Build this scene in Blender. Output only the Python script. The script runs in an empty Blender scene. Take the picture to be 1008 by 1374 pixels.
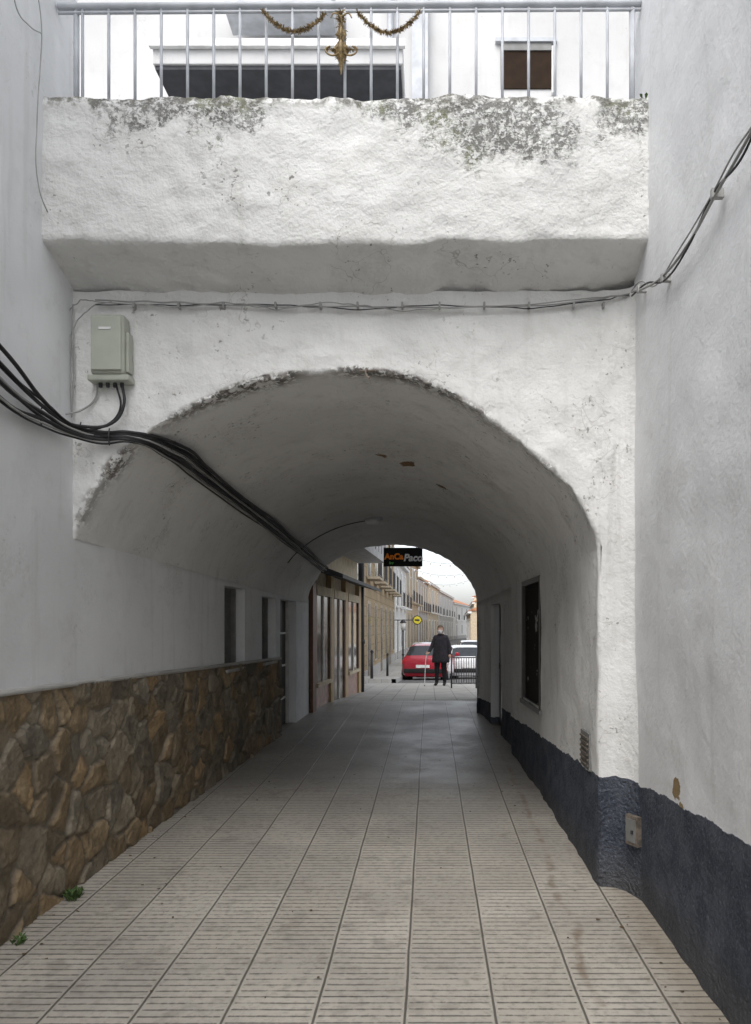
import bpy, bmesh, math, random
import numpy as np
from mathutils import Vector, noise, Matrix
random.seed(3); rng=np.random.default_rng(5)
S=bpy.context.scene
COL=S.collection
# ---------------------------------------------------------------- materials
class M:
    def __init__(s,name,rough=.8,spec=.3,metal=0.0):
        s.mat=bpy.data.materials.new(name); s.mat.use_nodes=True
        s.nt=s.mat.node_tree; s.b=s.nt.nodes['Principled BSDF']
        s.b.inputs['Roughness'].default_value=rough
        s.b.inputs['Specular IOR Level'].default_value=spec
        s.b.inputs['Metallic'].default_value=metal
        s._pos=None
    def n(s,t,props=None,ins=None):
        nd=s.nt.nodes.new(t)
        for k,v in (props or {}).items(): setattr(nd,k,v)
        for k,v in (ins or {}).items(): s.set(nd.inputs[k],v)
        return nd
    def set(s,sock,v):
        if isinstance(v,bpy.types.NodeSocket): s.nt.links.new(v,sock)
        else:
            if sock.type=='RGBA' and len(v)==3: v=(*v,1)
            sock.default_value=v
    def pos(s):
        if s._pos is None: s._pos=s.n('ShaderNodeNewGeometry').outputs['Position']
        return s._pos
    def xyz(s):
        x=s.n('ShaderNodeSeparateXYZ',ins={0:s.pos()}); return x.outputs[0],x.outputs[1],x.outputs[2]
    def m(s,op,a,b=0.0,c=0.0,clamp=False):
        return s.n('ShaderNodeMath',{'operation':op,'use_clamp':clamp},{0:a,1:b,2:c}).outputs[0]
    def scale(s,v,sc):
        return s.n('ShaderNodeVectorMath',{'operation':'MULTIPLY'},{0:v,1:sc}).outputs[0]
    def noise(s,scale,detail=3,rough=.55,vec=None,dist=0.0):
        return s.n('ShaderNodeTexNoise',ins={'Vector':vec or s.pos(),'Scale':scale,'Detail':detail,'Roughness':rough,'Distortion':dist}).outputs[0]
    def vor(s,scale,feat='F1',vec=None,out=0,rnd=1.0):
        return s.n('ShaderNodeTexVoronoi',{'feature':feat},{'Vector':vec or s.pos(),'Scale':scale,'Randomness':rnd}).outputs[out]
    def step(s,v,a,b,lo=0.0,hi=1.0):
        return s.n('ShaderNodeMapRange',{'interpolation_type':'SMOOTHSTEP'},{0:v,1:a,2:b,3:lo,4:hi}).outputs[0]
    def mix(s,f,a,b):
        return s.n('ShaderNodeMix',{'data_type':'RGBA'},{0:f,6:a,7:b}).outputs[2]
    def color(s,c): s.set(s.b.inputs['Base Color'],c)
    def rough(s,c): s.set(s.b.inputs['Roughness'],c)
    def bump(s,h,strength=.5,dist=.01):
        nd=s.n('ShaderNodeBump',ins={'Strength':strength,'Distance':dist,'Height':h})
        if s.b.inputs['Normal'].is_linked: s.nt.links.new(s.b.inputs['Normal'].links[0].from_socket,nd.inputs['Normal'])
        s.nt.links.new(nd.outputs[0],s.b.inputs['Normal'])
def simple(name,c,rough=.6,spec=.3,metal=0.0,var=.12,sc=8.0,bump=.0):
    k=M(name,rough,spec,metal); f=k.noise(sc,2)
    k.color(k.mix(k.step(f,.3,.7),tuple(x*(1-var) for x in c),tuple(min(1,x*(1+var)) for x in c)))
    if bump: k.bump(k.noise(sc*6,2),bump,.01)
    return k.mat

def plaster(name,base=(.78,.785,.78),navy=None,moss=False,specks=.5,patch=None,lip=False,bs=.6,bd=.016,grime=.30,cracks=0.0):
    k=M(name,.88,.2); x,y,z=k.xyz()
    big=k.noise(.9,3,.6); med=k.noise(6,4,.62); fine=k.noise(42,2,.6); pat=k.noise(2.3,4,.62)
    c=k.mix(k.step(big,.3,.72),tuple(b*.87 for b in base),base)
    c=k.mix(k.m('MULTIPLY',k.step(med,.50,.72),.24),c,(base[0]*.70,base[1]*.69,base[2]*.66))
    st=k.noise(1.0,3,.6,vec=k.scale(k.pos(),(9,9,.7)))
    c=k.mix(k.m('MULTIPLY',k.step(st,.54,.75),grime),c,(.45,.44,.41))
    # rubbed grey areas where the limewash has worn thin
    c=k.mix(k.m('MULTIPLY',k.m('MULTIPLY',k.step(pat,.54,.66),k.step(fine,.36,.60)),grime),c,(.47,.46,.43))
    sp=k.m('MULTIPLY',k.step(k.noise(26,2,.7),.63,.69),k.step(pat,.48,.62))
    c=k.mix(k.m('MULTIPLY',sp,specks),c,(.15,.145,.13))
    h=k.m('ADD',med,k.m('MULTIPLY',fine,.30))
    if lip:
        at=k.n('ShaderNodeAttribute',{'attribute_name':'lip'}).outputs['Fac']
        ln=k.noise(22,3,.7)
        mk=k.m('MULTIPLY',k.step(at,.05,.8),k.step(ln,.42,.53))
        c=k.mix(k.m('MULTIPLY',mk,.9),c,k.mix(k.step(fine,.4,.6),(.08,.075,.07),(.24,.215,.19)))
    if moss or cracks:
        ad=k.n('ShaderNodeVectorMath',{'operation':'ADD'},{0:k.pos(),1:k.scale(k.n('ShaderNodeTexNoise',ins={'Vector':k.pos(),'Scale':4.0,'Detail':3.0}).outputs[1],(.6,.6,.6))}).outputs[0]
        crk=k.vor(2.6,'DISTANCE_TO_EDGE',vec=ad)
        cm=k.m('MULTIPLY',k.step(crk,.012,.003),k.step(pat,.50,.60))
        c=k.mix(k.m('MULTIPLY',cm,.5 if moss else cracks),c,(.25,.24,.22))
    if moss:
        band=k.step(z,3.85,4.50)
        fn=k.noise(34,3,.75); mn=k.noise(10,4,.72); pt=k.noise(1.6,4,.6)
        mm=k.m('ADD',k.m('ADD',k.m('MULTIPLY',band,.20),k.m('MULTIPLY',pt,.75)),k.m('MULTIPLY',mn,.36))
        mk=k.m('MULTIPLY',k.step(mm,.70,.80),k.step(fn,.40,.58))
        mk=k.m('MULTIPLY',mk,k.step(z,3.80,4.15))
        gcol=k.mix(k.step(k.noise(3.5,2),.50,.62),(.10,.098,.088),(.13,.14,.065))
        c=k.mix(k.m('MULTIPLY',mk,.82),c,gcol)
        top=k.m('MULTIPLY',k.step(z,4.43,4.51),k.step(mn,.42,.58))
        c=k.mix(k.m('MULTIPLY',top,.85),c,(.13,.125,.105))
        h=k.m('SUBTRACT',h,k.m('MULTIPLY',mk,.25))
    if patch:
        for (px,py,pz,r,pc) in patch:
            d=k.n('ShaderNodeVectorMath',{'operation':'DISTANCE'},{0:k.pos(),1:(px,py,pz)}).outputs['Value']
            d=k.m('ADD',d,k.m('MULTIPLY',k.m('SUBTRACT',med,.5),r*3.2))
            mk=k.step(d,r,r*.93)
            c=k.mix(mk,c,k.mix(fine,tuple(v*.6 for v in pc),pc))
    if navy:
        a,bb=navy
        zt=k.m('ADD',k.m('MULTIPLY',y,bb),a)
        zt=k.m('ADD',zt,k.m('MULTIPLY',k.m('SUBTRACT',med,.5),.07))
        mk=k.step(k.m('SUBTRACT',zt,z),-.003,.004)
        mk=k.m('MULTIPLY',mk,k.step(x,.3,.31))
        nv=k.mix(k.step(med,.35,.7),(.047,.055,.074),(.088,.098,.122))
        nv=k.mix(k.m('MULTIPLY',k.step(k.noise(65,2,.7),.5,.7),.6),nv,(.14,.15,.175))
        nv=k.mix(k.m('MULTIPLY',k.step(z,.35,.0),.5),nv,(.11,.105,.095))
        c=k.mix(mk,c,nv)
        h=k.m('ADD',h,k.m('MULTIPLY',mk,k.m('MULTIPLY',fine,1.2)))
    k.color(c)
    k.bump(h,bs,bd)
    return k.mat

MAT={}
RP=(.30,.20,.12)
MAT['arch']=plaster('plaster_whitewash_arch',(.80,.80,.785),navy=(.83,-.03),specks=.65,lip=True,bs=.7,bd=.026,cracks=.35,patch=[(-.42,6.4,3.0,.10,RP),(-.20,6.6,2.99,.08,RP),(.12,7.1,2.93,.07,(.33,.24,.16))])
MAT['parapet']=plaster('plaster_whitewash_mossy',(.75,.75,.735),moss=True,specks=.8,bs=.8,bd=.028)
MAT['wallL']=plaster('plaster_left',(.80,.81,.82),specks=.2,bs=.5,bd=.014,grime=.22)
MAT['wallR']=plaster('plaster_right',(.80,.81,.82),navy=(.95,-.06),specks=.15,bs=.5,bd=.014,grime=.22,patch=[(1.205,3.66,.80,.055,(.34,.25,.13)),(1.205,3.58,.71,.035,(.36,.27,.14))])
MAT['back']=plaster('plaster_back',(.60,.60,.60),specks=.2,bs=.2)
MAT['grey']=simple('metal_grey_paint',(.42,.44,.47),.45,.5)
MAT['glass']=simple('dark_glass',(.025,.03,.035),.12,.6)
MAT['black']=simple('black_cable',(.022,.022,.024),.55,.4)
MAT['white']=simple('white_paint',(.72,.72,.71),.5)
MAT['iron']=simple('wrought_iron',(.03,.03,.033),.5,.5)
MAT['galv']=simple('cable_grey',(.33,.33,.32),.6)

def paving():
    k=M('paving_ribbed_tiles',.6,.35); x,y,z=k.xyz()
    n1=k.noise(1.3,4,.62); n2=k.noise(30,3,.7); n3=k.noise(1.1,3); n5=k.noise(5,3,.7)
    wob=k.m('MULTIPLY',k.m('SUBTRACT',n1,.5),.016)
    xs=k.m('DIVIDE',k.m('ADD',k.m('ADD',x,.102),wob),.37)
    fx=k.m('ABSOLUTE',k.m('SUBTRACT',k.m('FRACT',k.m('ADD',xs,40.5)),.5))
    jx=k.step(k.m('ADD',fx,k.m('MULTIPLY',k.m('SUBTRACT',n2,.5),.012)),.019,.009)
    ix=k.m('FLOOR',k.m('ADD',xs,40.0))
    yo=k.m('ADD',k.m('ADD',y,wob),k.m('MULTIPLY',k.m('SINE',k.m('MULTIPLY',ix,12.99)),.008))
    ys=k.m('DIVIDE',yo,.40)
    fy=k.m('ABSOLUTE',k.m('SUBTRACT',k.m('FRACT',k.m('ADD',ys,40.5)),.5))
    jy=k.step(fy,.016,.007)
    iy=k.m('FLOOR',k.m('ADD',ys,40.0))
    fr=k.m('ABSOLUTE',k.m('SUBTRACT',k.m('FRACT',k.m('ADD',k.m('DIVIDE',yo,.05),400.5)),.5))
    rib=k.step(fr,.15,.08)
    rib=k.m('MULTIPLY',rib,k.step(fx,.035,.05))
    cell=k.n('ShaderNodeCombineXYZ',ins={0:ix,1:iy,2:0.0}).outputs[0]
    rnd=k.n('ShaderNodeTexWhiteNoise',ins={'Vector':cell}).outputs[0]
    wear=k.step(k.m('ADD',n1,k.m('MULTIPLY',k.m('SUBTRACT',n2,.5),.9)),.28,.58)
    rib=k.m('MULTIPLY',rib,k.m('ADD',.25,k.m('MULTIPLY',wear,.75)))
    base=k.mix(rnd,(.47,.435,.375),(.57,.53,.465))
    base=k.mix(k.step(n3,.38,.68),base,(.42,.39,.345))
    base=k.mix(k.m('MULTIPLY',k.step(n2,.45,.72),.5),base,(.27,.245,.21))
    base=k.mix(k.m('MULTIPLY',k.step(n5,.52,.70),.42),base,(.22,.20,.17))
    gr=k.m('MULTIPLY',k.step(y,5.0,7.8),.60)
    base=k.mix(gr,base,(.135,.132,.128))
    run=k.m('SUBTRACT',x,k.m('ADD',k.m('ADD',.74,k.m('MULTIPLY',k.m('SUBTRACT',y,3.5),.02)),k.m('MULTIPLY',k.m('SUBTRACT',n3,.5),.28)))
    rm=k.m('MULTIPLY',k.step(k.m('ABSOLUTE',run),.035,.003),k.step(n5,.40,.60))
    base=k.mix(k.m('MULTIPLY',rm,.6),base,(.20,.135,.08))
    edge=k.m('MULTIPLY',k.step(k.m('ADD',x,k.m('MULTIPLY',k.m('SUBTRACT',n5,.5),.25)),.92,1.15),.5)
    base=k.mix(edge,base,(.26,.21,.15))
    dark=k.m('MAXIMUM',jx,k.m('MULTIPLY',jy,.5))
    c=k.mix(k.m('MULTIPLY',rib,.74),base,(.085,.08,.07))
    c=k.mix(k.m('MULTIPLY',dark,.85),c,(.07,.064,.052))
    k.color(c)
    k.rough(k.m('SUBTRACT',.62,k.m('MULTIPLY',k.step(y,5.0,7.5),k.step(n1,.3,.7,.08,.26))))
    h=k.m('SUBTRACT',k.m('MULTIPLY',n2,.25),k.m('MAXIMUM',rib,dark))
    k.bump(h,.5,.005)
    return k.mat
MAT['paving']=paving()
def concrete(name,c1,c2,sc=3,tile=None):
    k=M(name,.85,.25); x,y,z=k.xyz()
    c=k.mix(k.step(k.noise(sc,4,.65),.3,.7),c1,c2)
    if tile:
        fx=k.m('ABSOLUTE',k.m('SUBTRACT',k.m('FRACT',k.m('DIVIDE',k.m('ADD',x,100.1),tile)),.5))
        fy=k.m('ABSOLUTE',k.m('SUBTRACT',k.m('FRACT',k.m('DIVIDE',k.m('ADD',y,100.0),tile)),.5))
        j=k.m('MAXIMUM',k.step(fx,.03,.012),k.step(fy,.03,.012))
        c=k.mix(k.m('MULTIPLY',j,.6),c,tuple(v*.4 for v in c1))
    k.color(c); k.bump(k.noise(40,2),.4,.005); return k.mat
MAT['asphalt']=concrete('asphalt',(.085,.085,.085),(.15,.148,.145),6)
MAT['plaza']=concrete('concrete_paving',(.33,.32,.30),(.44,.43,.40),2,.4)
MAT['kerb']=concrete('kerb_stone',(.36,.35,.33),(.45,.44,.42),3)

# ---------------------------------------------------------------- mesh helpers
def link(o,parent=None):
    COL.objects.link(o)
    if parent: o.parent=parent
    return o
def empty(name):
    e=bpy.data.objects.new(name,None); COL.objects.link(e); e.empty_display_size=.1; return e
def mesh(name,vs,fs,mat=None,parent=None,smooth=False,mi=None,mats=None):
    me=bpy.data.meshes.new(name); me.from_pydata([tuple(map(float,v)) for v in vs],[],fs)
    for mm in (mats or ([mat] if mat else [])): me.materials.append(mm)
    if mi is not None: me.polygons.foreach_set('material_index',mi)
    if smooth: me.polygons.foreach_set('use_smooth',[True]*len(me.polygons))
    me.update()
    return link(bpy.data.objects.new(name,me),parent)
def grid(name,P,mat,parent=None,mask=None,smooth=True,flip=False):
    nr,nc=P.shape[:2]; fs=[]
    for i in range(nr-1):
        for j in range(nc-1):
            if mask is not None and mask[i][j]: continue
            a=i*nc+j; f=(a,a+1,a+nc+1,a+nc)
            fs.append(f[::-1] if flip else f)
    return mesh(name,P.reshape(-1,3),fs,mat,parent,smooth)
def displace(o,amp,freq,amp2=0,freq2=8,fade=None):
    me=o.data; me.update()
    nr=[v.normal.copy() for v in me.vertices]
    for v,n in zip(me.vertices,nr):
        p=v.co
        d=amp*noise.fractal(p*freq,1.0,2.0,3)
        if amp2: d+=amp2*noise.fractal(p*freq2+Vector((7,3,1)),1.0,2.0,3)
        if fade: d*=fade(p)
        v.co=p+n*d
    me.update()
def box(name,x0,x1,y0,y1,z0,z1,mat,parent=None,bev=0.0):
    vs=[(x,y,z) for x in (x0,x1) for y in (y0,y1) for z in (z0,z1)]
    fs=[(0,1,3,2),(4,6,7,5),(0,4,5,1),(2,3,7,6),(0,2,6,4),(1,5,7,3)]
    o=mesh(name,vs,fs,mat,parent)
    if bev:
        b=o.modifiers.new('b','BEVEL'); b.width=bev; b.segments=2
        o.data.polygons.foreach_set('use_smooth',[True]*6)
        w=o.modifiers.new('w','WEIGHTED_NORMAL')
    return o
def obox(name,o0,s,n,s0,s1,n0,n1,z0,z1,mat,parent=None):
    o0=Vector(o0); s=Vector(s); n=Vector(n)
    vs=[tuple(o0+s*a+n*b+Vector((0,0,c))) for a in (s0,s1) for b in (n0,n1) for c in (z0,z1)]
    fs=[(0,1,3,2),(4,6,7,5),(0,4,5,1),(2,3,7,6),(0,2,6,4),(1,5,7,3)]
    ob=mesh(name,vs,fs,mat,parent)
    bm=bmesh.new(); bm.from_mesh(ob.data); bmesh.ops.recalc_face_normals(bm,faces=bm.faces); bm.to_mesh(ob.data); bm.free()
    return ob
def tube(name,pts,r,mat,parent=None,res=4,smooth=True):
    cu=bpy.data.curves.new(name,'CURVE'); cu.dimensions='3D'; cu.bevel_depth=r; cu.bevel_resolution=res-2
    if smooth and len(pts)>2:
        sp=cu.splines.new('BEZIER'); sp.bezier_points.add(len(pts)-1)
        for b,p in zip(sp.bezier_points,pts): b.co=p; b.handle_left_type=b.handle_right_type='AUTO'
        sp.resolution_u=6
    else:
        sp=cu.splines.new('POLY'); sp.points.add(len(pts)-1)
        for b,p in zip(sp.points,pts): b.co=(*p,1)
    cu.use_fill_caps=True; cu.materials.append(mat)
    return link(bpy.data.objects.new(name,cu),parent)
def cyl(name,p0,p1,r0,r1,mat,parent=None,seg=20):
    p0=Vector(p0);p1=Vector(p1); d=(p1-p0); L=d.length
    bm=bmesh.new(); bmesh.ops.create_cone(bm,cap_ends=True,segments=seg,radius1=r0,radius2=r1,depth=L)
    me=bpy.data.meshes.new(name); bm.to_mesh(me); bm.free(); me.materials.append(mat)
    for p in me.polygons: p.use_smooth=len(p.vertices)==4
    o=bpy.data.objects.new(name,me); q=Vector((0,0,1)).rotation_difference(d.normalized())
    o.matrix_world=Matrix.Translation((p0+p1)/2)@q.to_matrix().to_4x4()
    return link(o,parent)

F=1000.;HU=577.;HV=840.;H=1.6
def unp(u,v,D): return ((u-HU)*D/F, D, H+(HV-v)*D/F)
def g(D):
    if D<3: return 0.0
    if D<12: return .03*(D-3)
    if D<13: return .27
    if D<20: return .27*(1-(D-13)/7)
    if D<35: return -.8*(D-20)/15
    return -.8
# ---------------------------------------------------------------- ground
Ds=[-300,-60,-12]+list(np.arange(-8,36,.5))+[40,60,120,300,900]
P=np.array([[(x,D,g(D)-.008) for x in (-600,-60,-20,-4,0,4,20,60,600)] for D in Ds]); grid('ground',P,MAT['asphalt'],flip=True)
Dp=np.arange(-8,13.6,.25)
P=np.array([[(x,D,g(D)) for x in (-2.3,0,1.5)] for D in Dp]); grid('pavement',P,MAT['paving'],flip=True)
P=np.array([[(x,D,g(D)-.002) for x in (-1.95,0,3,6)] for D in np.arange(13.5,23.1,.25)]); grid('plaza_pavement',P,MAT['plaza'],flip=True)
# ---------------------------------------------------------------- archway
D0,D1=4.45,11.5
arc=[(97,722),(103,700),(120,665),(160,612),(200,580),(260,545),(330,515),(400,502),(480,496),(550,507),(620,536),(690,588),(740,630),(775,668),(797,705),(803,735)]
A=np.array([(unp(u,v,D0)[0],unp(u,v,D0)[2]) for u,v in arc])
seg=np.r_[0,np.cumsum(np.hypot(*np.diff(A,axis=0).T))]
NA=150
t=np.linspace(0,seg[-1],NA)
FA=np.c_[np.interp(t,seg,A[:,0]),np.interp(t,seg,A[:,1])]
for _ in range(14):
    FA[1:-1]=(FA[:-2]+2*FA[1:-1]+FA[2:])/4
ang=np.linspace(math.pi,0,NA)
BA=np.c_[-.575+1.295*np.cos(ang),1.95+.90*np.sin(ang)]
jz=[2.03,1.9,1.75,1.6,1.45,1.3,1.15,1.0,.88,.78,.68,.58,.48,.38,.28,.18,.08,-.05]
FJ=np.array([(FA[-1,0],z) for z in jz]); BJ=np.array([(BA[-1,0],min(z,1.93)) for z in jz])
FP=np.r_[FA,FJ]; BP=np.r_[BA,BJ]; NC=len(FP)
ZT=3.60; XR=1.225
O=[]
for i in range(NC):
    if i<NA:
        f=i/(NA-1); xo=FA[i,0]+(XR-FA[-1,0])*max(0,(f-.6)/.4)**1.5
        if i<8: xo-=.04*(8-i)/8
        O.append((xo,ZT))
    else:
        j=i-NA; zz=jz[j]; k=(j+1)/4.0
        O.append((XR, zz if j>=4 else ZT+(jz[4]-ZT)*k if k<1 else zz))
O=np.array(O)
nrm=np.zeros((NC,2)); tg=np.gradient(FP,axis=0); nrm[:,0]=-tg[:,1]; nrm[:,1]=tg[:,0]
nrm/=np.linalg.norm(nrm,axis=1)[:,None]+1e-9
def fD(x,z=0):
    low=max(0,min(1,(1.6-z)/1.4)); rx=.14+.06*low; rd=.12+.26*low
    e=min(1,max(0,(x-(XR-rx))/rx))
    d=rd*(1-math.sqrt(max(0,1-e*e)))
    s=max(0,min(1,(x-1.0)/.02))*.018*max(0,min(1,(z-1.9)/.3))
    return D0-d-s
rows=[]; NF=34
edge=FP+nrm*.018
for k in range(NF):
    f=1-(1-k/(NF-1))**1.7; q=O*(1-f)+edge*f
    rows.append([(a,fD(a,b),b) for a,b in q])
for off,dd in ((.006,.006),(.0,.018),(0,.05)):
    q=FP+nrm*off; rows.append([(a,D0+dd,b) for a,b in q])
holes=[(6.6,7.6,.88,2.03),(9.6,10.5,.18,1.9)]
Dr=sorted(set([round(x,3) for x in np.arange(4.57,11.5,.11)]+[6.6,7.6,9.6,10.5,8.45,8.50]))
Dr=[d for d in Dr if not any(abs(d-h)<.04 and d!=h for h in (6.6,7.6,9.6,10.5))]
def prof(D):
    tt=(D-D0)/(D1-D0); kk=np.arange(NC)/(NC-1)
    w=tt*(1-kk)+(tt**2.2)*kk
    q=FP*(1-w)[:,None]+BP*w[:,None]
    q[NA:,1]=np.array(jz)
    return q
def vault(k,D): q=prof(D)[k]; return q[0],q[1]
mask=[[False]*(NC-1) for _ in range(NF+2)]
prevD=4.50
for D in Dr+[D1]:
    q=prof(D).copy()
    if D>=8.5: q[NA:,0]+=.06
    rows.append([(a,D,b) for a,b in q])
    m=[False]*(NC-1); mid=(prevD+D)/2
    for j in range(NA,NC-1):
        zc=(jz[j-NA]+jz[j-NA+1])/2
        for h in holes:
            if h[0]<mid<h[1] and h[2]<zc<h[3]: m[j]=True
    mask.append(m); prevD=D
for f in (0.03,.3,1):
    q=prof(D1)*(1-f)+np.array([(min(max(o[0],-1.87),.95),min(o[1]+.8,4.4)) if i<NA else (1.0,o[1]) for i,o in enumerate(O)])*f
    rows.append([(a,D1+.02,b) for a,b in q]); mask.append([False]*(NC-1))
arch=empty('arched_passage_building')
ao=grid('arch_and_vault',np.array(rows),MAT['arch'],arch,mask=mask)
displace(ao,.016,2.2,.013,8)
lipv=np.zeros(len(rows)*NC,'f')
for r in range(NF-8,NF+4):
    for c in range(3,NA-6):
        w=1 if FA[c,1]>2.5 and FA[c,0]<.80 else .45
        w*= {NF-8:.08,NF-7:.15,NF-6:.25,NF-5:.4,NF-4:.6,NF-3:.8,NF-2:.95}.get(r,1.0 if r<NF+3 else .5)
        v=ao.data.vertices[r*NC+c]
        nn=noise.noise(Vector((v.co.x*14,v.co.z*14,0)))+.6*noise.noise(Vector((v.co.x*37,v.co.z*37,5)))
        gate=max(0,noise.noise(Vector((v.co.x*2.3,v.co.z*2.3,9)))+.55)
        if r>=NF-4:
            v.co.z+=.028*w*nn*gate; v.co.y+=.020*w*abs(nn)*gate
        lipv[r*NC+c]=w*min(1,gate*1.4)
at=ao.data.attributes.new('lip','FLOAT','POINT'); at.data.foreach_set('value',lipv)
# parapet
prof2=[(4.9,4.47),(4.45,4.50),(4.30,4.53),(4.16,4.535),(4.115,4.515),(4.10,4.47)]
prof2+=[(4.10,z) for z in np.arange(4.44,3.735,-.03)]
prof2+=[(4.102,3.722),(4.112,3.712)]+[(4.112+.35*f,3.712-.115*f) for f in np.linspace(.08,1,14)]
prof2+=[(4.55,3.55)]
X=np.arange(-2.2,1.32,.025)
P=np.array([[(x,d,z+(.014*math.sin(x*2.1)+.02*noise.fractal(Vector((x*3,0,0)),1,2,3))*(1 if z<3.8 else .4)+(.014*noise.fractal(Vector((x*14,2,0)),1,2,3) if z>4.45 else 0)) for x in X] for d,z in prof2])
po=grid('parapet_band',P,MAT['parapet'],arch); displace(po,.018,2.2,.012,9)
box('terrace_slab',-4,4,4.6,11.4,4.2,4.40,MAT['back'],arch)
# left wall
def xl(D): return -2.136+ (D-D0)/(D1-D0)*(.266) if D>D0 else -2.136
lh=[(7.35,8.05,1.17,2.0),(8.75,9.4,1.17,1.95),(9.65,10.6,.16,1.95)]
lb=empty('left_building')
def leftwall():
    zs=sorted(set([-.05,.16,1.17,1.95,2.0]+list(np.round(np.arange(.3,2.1,.12),3))))
    ds=sorted(set([h[i] for h in lh for i in (0,1)]+list(np.round(np.arange(4.30,11.6,.15),3))))
    P=np.array([[(xl(D),D,z) for z in zs+[2.128-max(0,(D-D0)/(D1-D0))*.174]] for D in ds])
    P[:,:,2]=np.minimum(P[:,:,2],(P[:,-1,2])[:,None])
    mk=[]
    zz=zs+[2.13]
    for i in range(len(ds)-1):
        r=[]
        for j in range(len(zz)-1):
            a=(ds[i]+ds[i+1])/2;b=(zz[j]+zz[j+1])/2
            r.append(any(h[0]<a<h[1] and h[2]<b<h[3] for h in lh))
        mk.append(r)
    grid('passage_wall',P,MAT['wallL'],lb,mask=mk)
leftwall()
P=np.array([[(-2.131,D,z) for z in np.arange(-.1,7.6,.1)] for D in np.arange(-8,4.52,.1)])
o=grid('alley_wall',P,MAT['wallL'],lb); displace(o,.022,1.1,.009,6,fade=lambda p:min(1,max(0,(4.35-p.y)/.6)))
box('roof_mass',-9,-2.22,-8,4.6,0,7.5,MAT['back'],lb)
box('ground_floor_mass',-9,-2.35,4.6,11.5,0,4.35,MAT['back'],lb)
def niche(name,xw,sgn,a,b,z0,z1,dep,mr,mb,parent):
    f=[(xw(a),a,z0),(xw(b),b,z0),(xw(b),b,z1),(xw(a),a,z1)]
    k=[(p[0]+sgn*dep,p[1],p[2]) for p in f]
    vs=f+k; fs=[(0,1,5,4),(1,2,6,5),(2,3,7,6),(3,0,4,7),(4,5,6,7)]
    return mesh(name,vs,fs,None,parent,mats=[mr,mb],mi=[0,0,0,0,1])
MAT['shutter']=simple('shutter_grey',(.20,.20,.195),.5)
MAT['doorb']=simple('door_dark',(.05,.045,.04),.4)
for i,h in enumerate(lh):
    nm='passage_window' if i<2 else 'passage_door'
    e=empty(nm)
    niche('recess',xl,-1,h[0],h[1],h[2],h[3],.14,MAT['wallL'],MAT['shutter'] if i<2 else MAT['doorb'],e)
    x=xl(h[0])-.13
    for zz in np.linspace(h[2],h[3],16)[1:-1] if i<2 else np.linspace(h[2],h[3],5)[1:-1]:
        box('slat',x,x+(.02 if i<2 else .05),h[0]+.06,h[1]-.06,zz-.012,zz+.012,MAT['shutter'] if i<2 else MAT['white'],e)
    box('frame_a',x,x+.06,h[0],h[0]+.05,h[2],h[3],MAT['white'] if i==2 else MAT['grey'],e)
    box('frame_b',x,x+.06,h[1]-.05,h[1],h[2],h[3],MAT['white'] if i==2 else MAT['shutter'],e)
    if i<2: box('sill',xl(h[0])-.1,xl(h[0])+.05,h[0]-.04,h[1]+.04,h[2]-.035,h[2]-.002,MAT['kerb'],e,.006)
def xr(D):
    q=prof(D); return q[NA+3][0]+(.06 if D>8.48 else 0)
def peel():
    k=M('peeling_board',.9,.1)
    mk=k.step(k.noise(3.6,4,.6),.60,.62); k.color(k.mix(mk,(.030,.027,.025),(.40,.39,.37))); k.bump(mk,.6,.01); return k.mat
MAT['peel']=peel()
e=empty('boarded_window'); niche('recess',xr,1,6.6,7.6,.88,2.03,.022,MAT['doorb'],MAT['peel'],e)
def strip(nm,a,b,z0,z1,out,mat,par):
    vs=[(xr(a)-out,a,z0),(xr(b)-out,b,z0),(xr(b)-out,b,z1),(xr(a)-out,a,z1),(xr(a)+.03,a,z0),(xr(b)+.03,b,z0),(xr(b)+.03,b,z1),(xr(a)+.03,a,z1)]
    mesh(nm,vs,[(0,3,2,1),(0,1,5,4),(1,2,6,5),(2,3,7,6),(3,0,4,7)],mat,par)
strip('frame_near',6.57,6.62,.86,2.05,.012,MAT['doorb'],e); strip('frame_far',7.58,7.63,.86,2.05,.012,MAT['doorb'],e)
strip('frame_top',6.621,7.579,2.0,2.05,.012,MAT['doorb'],e); strip('sill',6.52,7.66,.82,.858,.025,MAT['shutter'],e)
e=empty('side_door'); niche('recess',xr,1,9.6,10.5,.18,1.9,.12,MAT['wallR'],MAT['doorb'],e)
box('panel_rail',xr(10)+.08,xr(10)+.12,9.6,10.5,1.0,1.08,MAT['iron'],e)

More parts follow.
